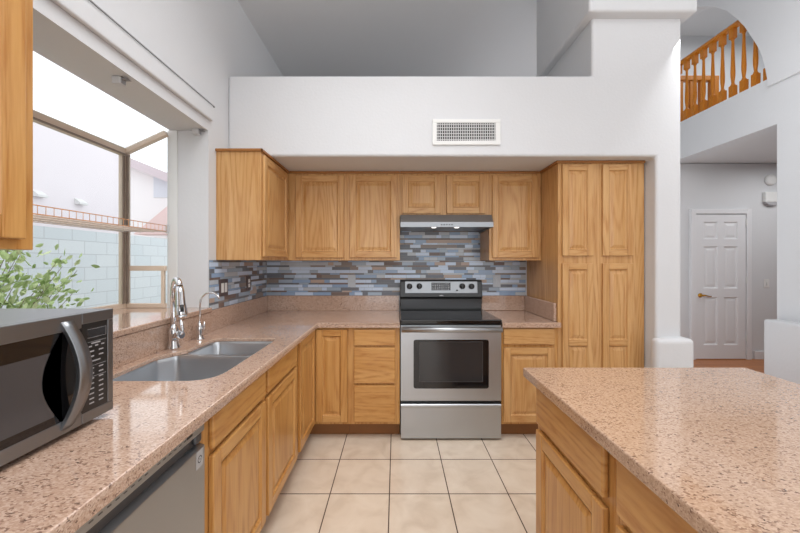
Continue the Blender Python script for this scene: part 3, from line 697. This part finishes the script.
# bowed handle
b = NB(); n = 18; prev = None
for k in range(n+1):
    s = k/n; z = mz0+.012+s*(mz1-.014-mz0-.012); bow = math.sin(PI*s); off = .018+.040*bow**.85; yc = .876+.012*bow; hw = .0165+.002*bow; th = .010
    P = [(mx+off-th, yc-hw, z), (mx+off, yc-hw, z), (mx+off+.003, yc, z), (mx+off, yc+hw, z), (mx+off-th, yc+hw, z)]
    r = [b.verts.new(p) for p in P]
    if prev:
        for j in range(5): f = b.faces.new((prev[j], prev[(j+1) % 5], r[(j+1) % 5], r[j])); f.smooth = j in (1, 2)
    else: b.faces.new(r)
    prev = r
b.faces.new(prev); obj('handle', b, SSD, t)
b = NB(); ZM = (mz0+mz1)/2
prev = None
for k in range(13):
    s = k/12; z = mz0+.036+s*(mz1-.042-mz0-.036); bow = math.sin(PI*s); r = [b.verts.new((mx+.0178, .86-.045*bow, z)), b.verts.new((mx+.0178, .86-.005*bow+.005, z))]
    if prev: b.faces.new((prev[0], prev[1], r[1], r[0]))
    prev = r
bmesh.ops.solidify(b, geom=b.faces[:], thickness=.001); obj('handle_crescent', b, BLKP, dg_)  # black crescent on the door glass beside the handle
for x in (-1.15, -.90):
    for y in (.54, .96): b = NB(); lathe(b, [(.015, 0), (.015, .015)], (x, y, ZC), 'z', 12); obj('foot', b, BLKP, t)

# ---------------------------------------------------------------- range
t = thing('electric_range', 'freestanding stainless electric range with black glass cooktop', 'stove', (.413, 2.85, 0))
rx0, rx1 = .034, .793
bx('body', BLKP, t, rx0, rx1, 2.59, 3.16, .03, .885, .002)
b = NB(); box(b, rx0-.001, rx1+.001, 2.545, 3.10, .878, .912); obj('cooktop', b, BLK, t, .006)
cook = t.children[-1]
for (x, y, r) in ((.22, 2.72, .095), (.60, 2.72, .115), (.22, 2.96, .075), (.60, 2.96, .075)):
    b = NB(); 
    for rr in (r, r*.6):
        prev = None; first = None
        for k in range(40):
            a = 2*PI*k/40; v = (b.verts.new((x+rr*math.cos(a), y+rr*math.sin(a), .9124)), b.verts.new((x+(rr-.002)*math.cos(a), y+(rr-.002)*math.sin(a), .9124)))
            if prev: b.faces.new((prev[0], v[0], v[1], prev[1]))
            else: first = v
            prev = v
        b.faces.new((prev[0], first[0], first[1], prev[1]))
    obj('burner_ring', b, RINGM, cook)
# back guard
gx0, gx1 = .037, .785
b = NB(); prism(b, [(3.115, .90), (3.115, .955), (3.10, .962), (3.098, 1.01), (3.085, 1.03), (3.10, 1.165), (3.118, 1.18), (3.17, 1.18), (3.17, .90)], 'x', gx0, gx1); bg = obj('backguard', b, BLKP, t, .004)
b = NB(); prism(b, [(3.0905, 1.062), (3.0835, 1.062), (3.0935, 1.168), (3.1005, 1.168)], 'x', gx0+.045, gx1-.045); obj('control_panel', b, SSP, bg, .002)
b = NB(); prism(b, [(3.1145, .925), (3.095, .925), (3.0935, 1.002), (3.0975, 1.002)], 'x', gx0+.012, gx1-.012); obj('lower_panel', b, GUARD, bg)
for kx, ky in ((.123, 1.124), (.212, 1.126), (.602, 1.126), (.685, 1.124)):
    b = NB(); lathe(b, [(.026, 0), (.025, -.016), (.021, -.022), (.004, -.023)], (kx, 3.0885, ky), 'y', 20); box(b, kx-.004, kx+.004, 3.058, 3.067, ky-.018, ky+.018); obj('knob', b, BLKP, bg)
b = NB(); lathe(b, [(.008, 0), (.008, -.01)], (.553, 3.0865, 1.088), 'y', 12); obj('button', b, BLKP, bg)
b = NB(); prism(b, [(3.087, 1.088), (3.0835, 1.088), (3.0905, 1.158), (3.0935, 1.158)], 'x', .322, .495); dsp = obj('display', b, BLK, bg)
b = NB(); r3 = random.Random(5)
for j in range(4):
    for i in range(8):
        x = .332+i*.0198; z = 1.096+j*.0155; yy = 3.0827+(z-1.088)*.1
        box(b, x, x+r3.uniform(.006, .013), yy, yy+.001, z, z+r3.uniform(.004, .008))
obj('display_legend', b, LGREY, dsp)
b = NB(); 
prism(b, [(.392, 1.037), (.432, 1.037), (.425, 1.044), (.412, 1.047), (.399, 1.044)], 'y', 3.079, 3.084); obj('emblem', b, LGREY, bg)
# oven door
dy0 = 2.558
F = fmap('-y', 2.588)
b = NB()
wx0, wx1, wz0, wz1 = rx0+.102, rx1-.10, .398, .757
fbox(b, F, rx0+.002, wx0, .301, .868, 0, .03); fbox(b, F, wx1, rx1-.002, .301, .868, 0, .03); fbox(b, F, wx0, wx1, .301, wz0, 0, .03); fbox(b, F, wx0, wx1, wz1, .868, 0, .03)
bmesh.ops.remove_doubles(b, verts=b.verts, dist=1e-5)
od = obj('oven_door', b, SS, t)
def rrect_xz(x0, x1, z0, z1, r): return [(p[0], p[1]) for p in rpoly([(x0, z0, r), (x1, z0, r), (x1, z1, r), (x0, z1, r)], 5)]
b = NB(); prism(b, rrect_xz(wx0-.004, wx1+.004, wz0-.004, wz1+.004, .02), 'y', 2.554, 2.58); gl = obj('door_glass', b, BLK, od)
b = NB(); prism(b, rrect_xz(wx0+.042, wx1-.042, wz0+.048, wz1-.012, .008), 'y', 2.5532, 2.5542); obj('window', b, WINB, gl)
b = NB()
x0_, x1_, z0_, z1_ = wx0+.040, wx1-.040, wz0+.046, wz1-.010
for q in ((x0_, x1_, z0_, z0_+.003), (x0_, x1_, z1_-.003, z1_), (x0_, x0_+.003, z0_, z1_), (x1_-.003, x1_, z0_, z1_)): box(b, q[0], q[1], 2.5528, 2.5542, q[2], q[3])
obj('window_border', b, DGREY, gl)
b = NB(); tube(b, [(rx0+.006, 2.520, .842), (rx1-.006, 2.520, .842)], .0165, 14); 
for v in b.verts: v.co.z = .842+(v.co.z-.842)*1.2
obj('handle', b, SS, od)
for x in (rx0+.02, rx1-.05): bx('handle_bracket', SSD, od, x, x+.03, 2.525, 2.56, .832, .852, .003)
b = NB(); box(b, rx0+.003, rx1-.003, 2.565, 2.589, .868, .879); obj('vent_strip', b, BLKP, t)
b = NB(); prism(b, [(2.558, .276), (2.552, .270), (2.552, .255), (2.558, .245), (2.558, .018), (2.588, .018), (2.588, .276)], 'x', rx0+.003, rx1-.003); obj('storage_drawer', b, SS, t)
for x in (rx0+.03, rx1-.07):
    for y in (2.64, 3.08): bx('foot', BLKP, t, x, x+.04, y, y+.04, 0, .031)

# ---------------------------------------------------------------- range hood
t = thing('range_hood', 'stainless under-cabinet range hood above the range', 'hood', (.413, 2.95, 1.62))
b = NB(); prism(b, [(2.80, 1.733), (2.745, 1.668), (2.745, 1.628), (2.76, 1.628), (2.76, 1.66), (2.80, 1.66), (2.80, 1.672), (3.18, 1.672), (3.18, 1.733)], 'x', .036, .787)
prism(b, [(2.76, 1.628), (3.18, 1.612), (3.18, 1.733), (2.80, 1.733), (2.76, 1.68)], 'x', .036, .048); prism(b, [(2.76, 1.628), (3.18, 1.612), (3.18, 1.733), (2.80, 1.733), (2.76, 1.68)], 'x', .775, .787)
obj('canopy', b, SSP, t)
b = NB(); box(b, .05, .773, 2.762, 3.18, 1.633, 1.645); obj('underside_filter', b, SSD, t)
for x in (.315, .505):
    b = NB(); lathe(b, [(.02, 0), (.02, -.003), (.014, -.005)], (x, 2.83, 1.633)); obj('hood_lamp', b, LAMPE, t)
b = NB()
for i in range(5): box(b, .362+i*.021, .374+i*.021, 2.742, 2.7455, 1.642, 1.650)
obj('push_button', b, DGREY, t)

# ---------------------------------------------------------------- wall vent
t = thing('air_vent', 'white metal air vent grille on header above cabinets', 'vent', (.515, 2.5, 2.29))
F = fmap('-y', 2.4695); x0, x1, z0, z1 = .265, .756, 2.194, 2.380; ix0, ix1, iz0, iz1 = .296, .720, 2.223, 2.353
b = NB(); fbox(b, F, x0, x1, z0, iz0, 0, .010); fbox(b, F, x0, x1, iz1, z1, 0, .010); fbox(b, F, x0, ix0, iz0, iz1, 0, .010); fbox(b, F, ix1, x1, iz0, iz1, 0, .010); bmesh.ops.remove_doubles(b, verts=b.verts, dist=1e-5); obj('frame', b, WHITE, t, .002)
b = NB(); fbox(b, F, ix0, ix1, iz0, iz1, 0, .0012); obj('duct_backing', b, VENTB, t)
b = NB()
for i in range(26):
    x = ix0+(i+.5)*(ix1-ix0)/26; fbox(b, F, x-.0028, x+.0028, iz0, iz1, .005, .009)
for i in range(6):
    z = iz0+(i+.5)*(iz1-iz0)/6; fbox(b, F, ix0, ix1, z-.0025, z+.0025, .0012, .0045)
obj('louver', b, FINM, t)

# ---------------------------------------------------------------- loft railing
t = thing('loft_railing', 'orange stained wooden balustrade across the loft arch', 'railing', (3.86, 4.2, 3.2), 'loft balustrades')
RX = 3.865
b = NB(); prism(b, [(RX-.035, 4.02), (RX+.035, 4.02), (RX+.035, 4.05), (RX+.02, 4.07), (RX-.02, 4.07), (RX-.035, 4.05)], 'y', 3.42, 5.55); obj('handrail', b, RAILW, t, .004)
for v in t.children[-1].data.vertices: pass
bm_ = NB()
def baluster(bmh, x, y, z0, z1):
    H = z1-z0; s = .026
    box(bmh, x-s, x+s, y-s, y+s, z0, z0+H*.20)
    lathe(bmh, [(s*1.1, H*.20), (s*.8, H*.215), (s*.55, H*.24), (s*.62, H*.27), (s*.82, H*.33), (s*.86, H*.40), (s*.72, H*.55), (s*.55, H*.75), (s*.5, H*.83), (s*.7, H*.845), (s*.75, H*.86)], (x, y, z0), 'z', 12)
    box(bmh, x-s*.95, x+s*.95, y-s*.95, y+s*.95, z0+H*.86, z1)
baluster(bm_, RX, 3.53, 3.2, 4.02)
bal = obj('baluster', bm_, RAILW, t, origin=(RX, 3.53, 3.2))
for k in range(1, 14):
    c = bal.copy(); C.objects.link(c); c.parent = t; c.location = bal.location+Vector((0, .1235*k, 0))
t2 = thing('loft_railing', 'second wooden railing further back in the loft, behind the front balustrade', 'railing', (4.3, 5.0, 3.1), 'loft balustrades')
b = NB(); box(b, 3.97, 4.72, 4.96, 5.04, 4.00, 4.07); obj('handrail', b, RAILW, t2, .008)
b = NB(); box(b, 4.62, 4.71, 4.955, 5.045, 3.10, 4.0); obj('newel_post', b, RAILW, t2, .004)
for x in (4.03, 4.18, 4.33, 4.48):
    bm_ = NB(); box(bm_, x-.025, x+.025, 4.975, 5.025, 3.10, 4.0); obj('baluster', bm_, RAILW, t2, .004)

# ---------------------------------------------------------------- hall fittings
b = NB(); lathe(b, [(.075, 0), (.075, -.02), (.062, -.035), (.04, -.04), (.01, -.04)], (5.185, 4.7195, 2.48), 'y', 24); o = obj('smoke_detector', b, WHITE, origin=(5.185, 4.72, 2.48)); tag(o, 'round white smoke detector high on hall wall', 'smoke detector')
t = thing('door_chime', 'white door chime box below the smoke detector', 'door chime', (5.19, 4.72, 2.2))
b = NB(); box(b, 5.08, 5.30, 4.67, 4.7195, 2.17, 2.31); obj('chime_cover', b, WHITE, t, .008)
b = NB(); prism(b, [(5.085, 2.17), (5.295, 2.17), (5.25, 2.135), (5.19, 2.125), (5.13, 2.135)], 'y', 4.675, 4.7195); obj('chime_grille', b, LGREY, t)
t = thing('light_switch', 'white wall switch right of the hall door', 'switch', (5.14, 4.72, 1.05))
b = NB(); box(b, 5.105, 5.175, 4.713, 4.7195, .99, 1.11); obj('cover_plate', b, WHITE, t, .002)
b = NB(); box(b, 5.13, 5.15, 4.706, 4.713, 1.03, 1.07); obj('rocker', b, WHITE, t)
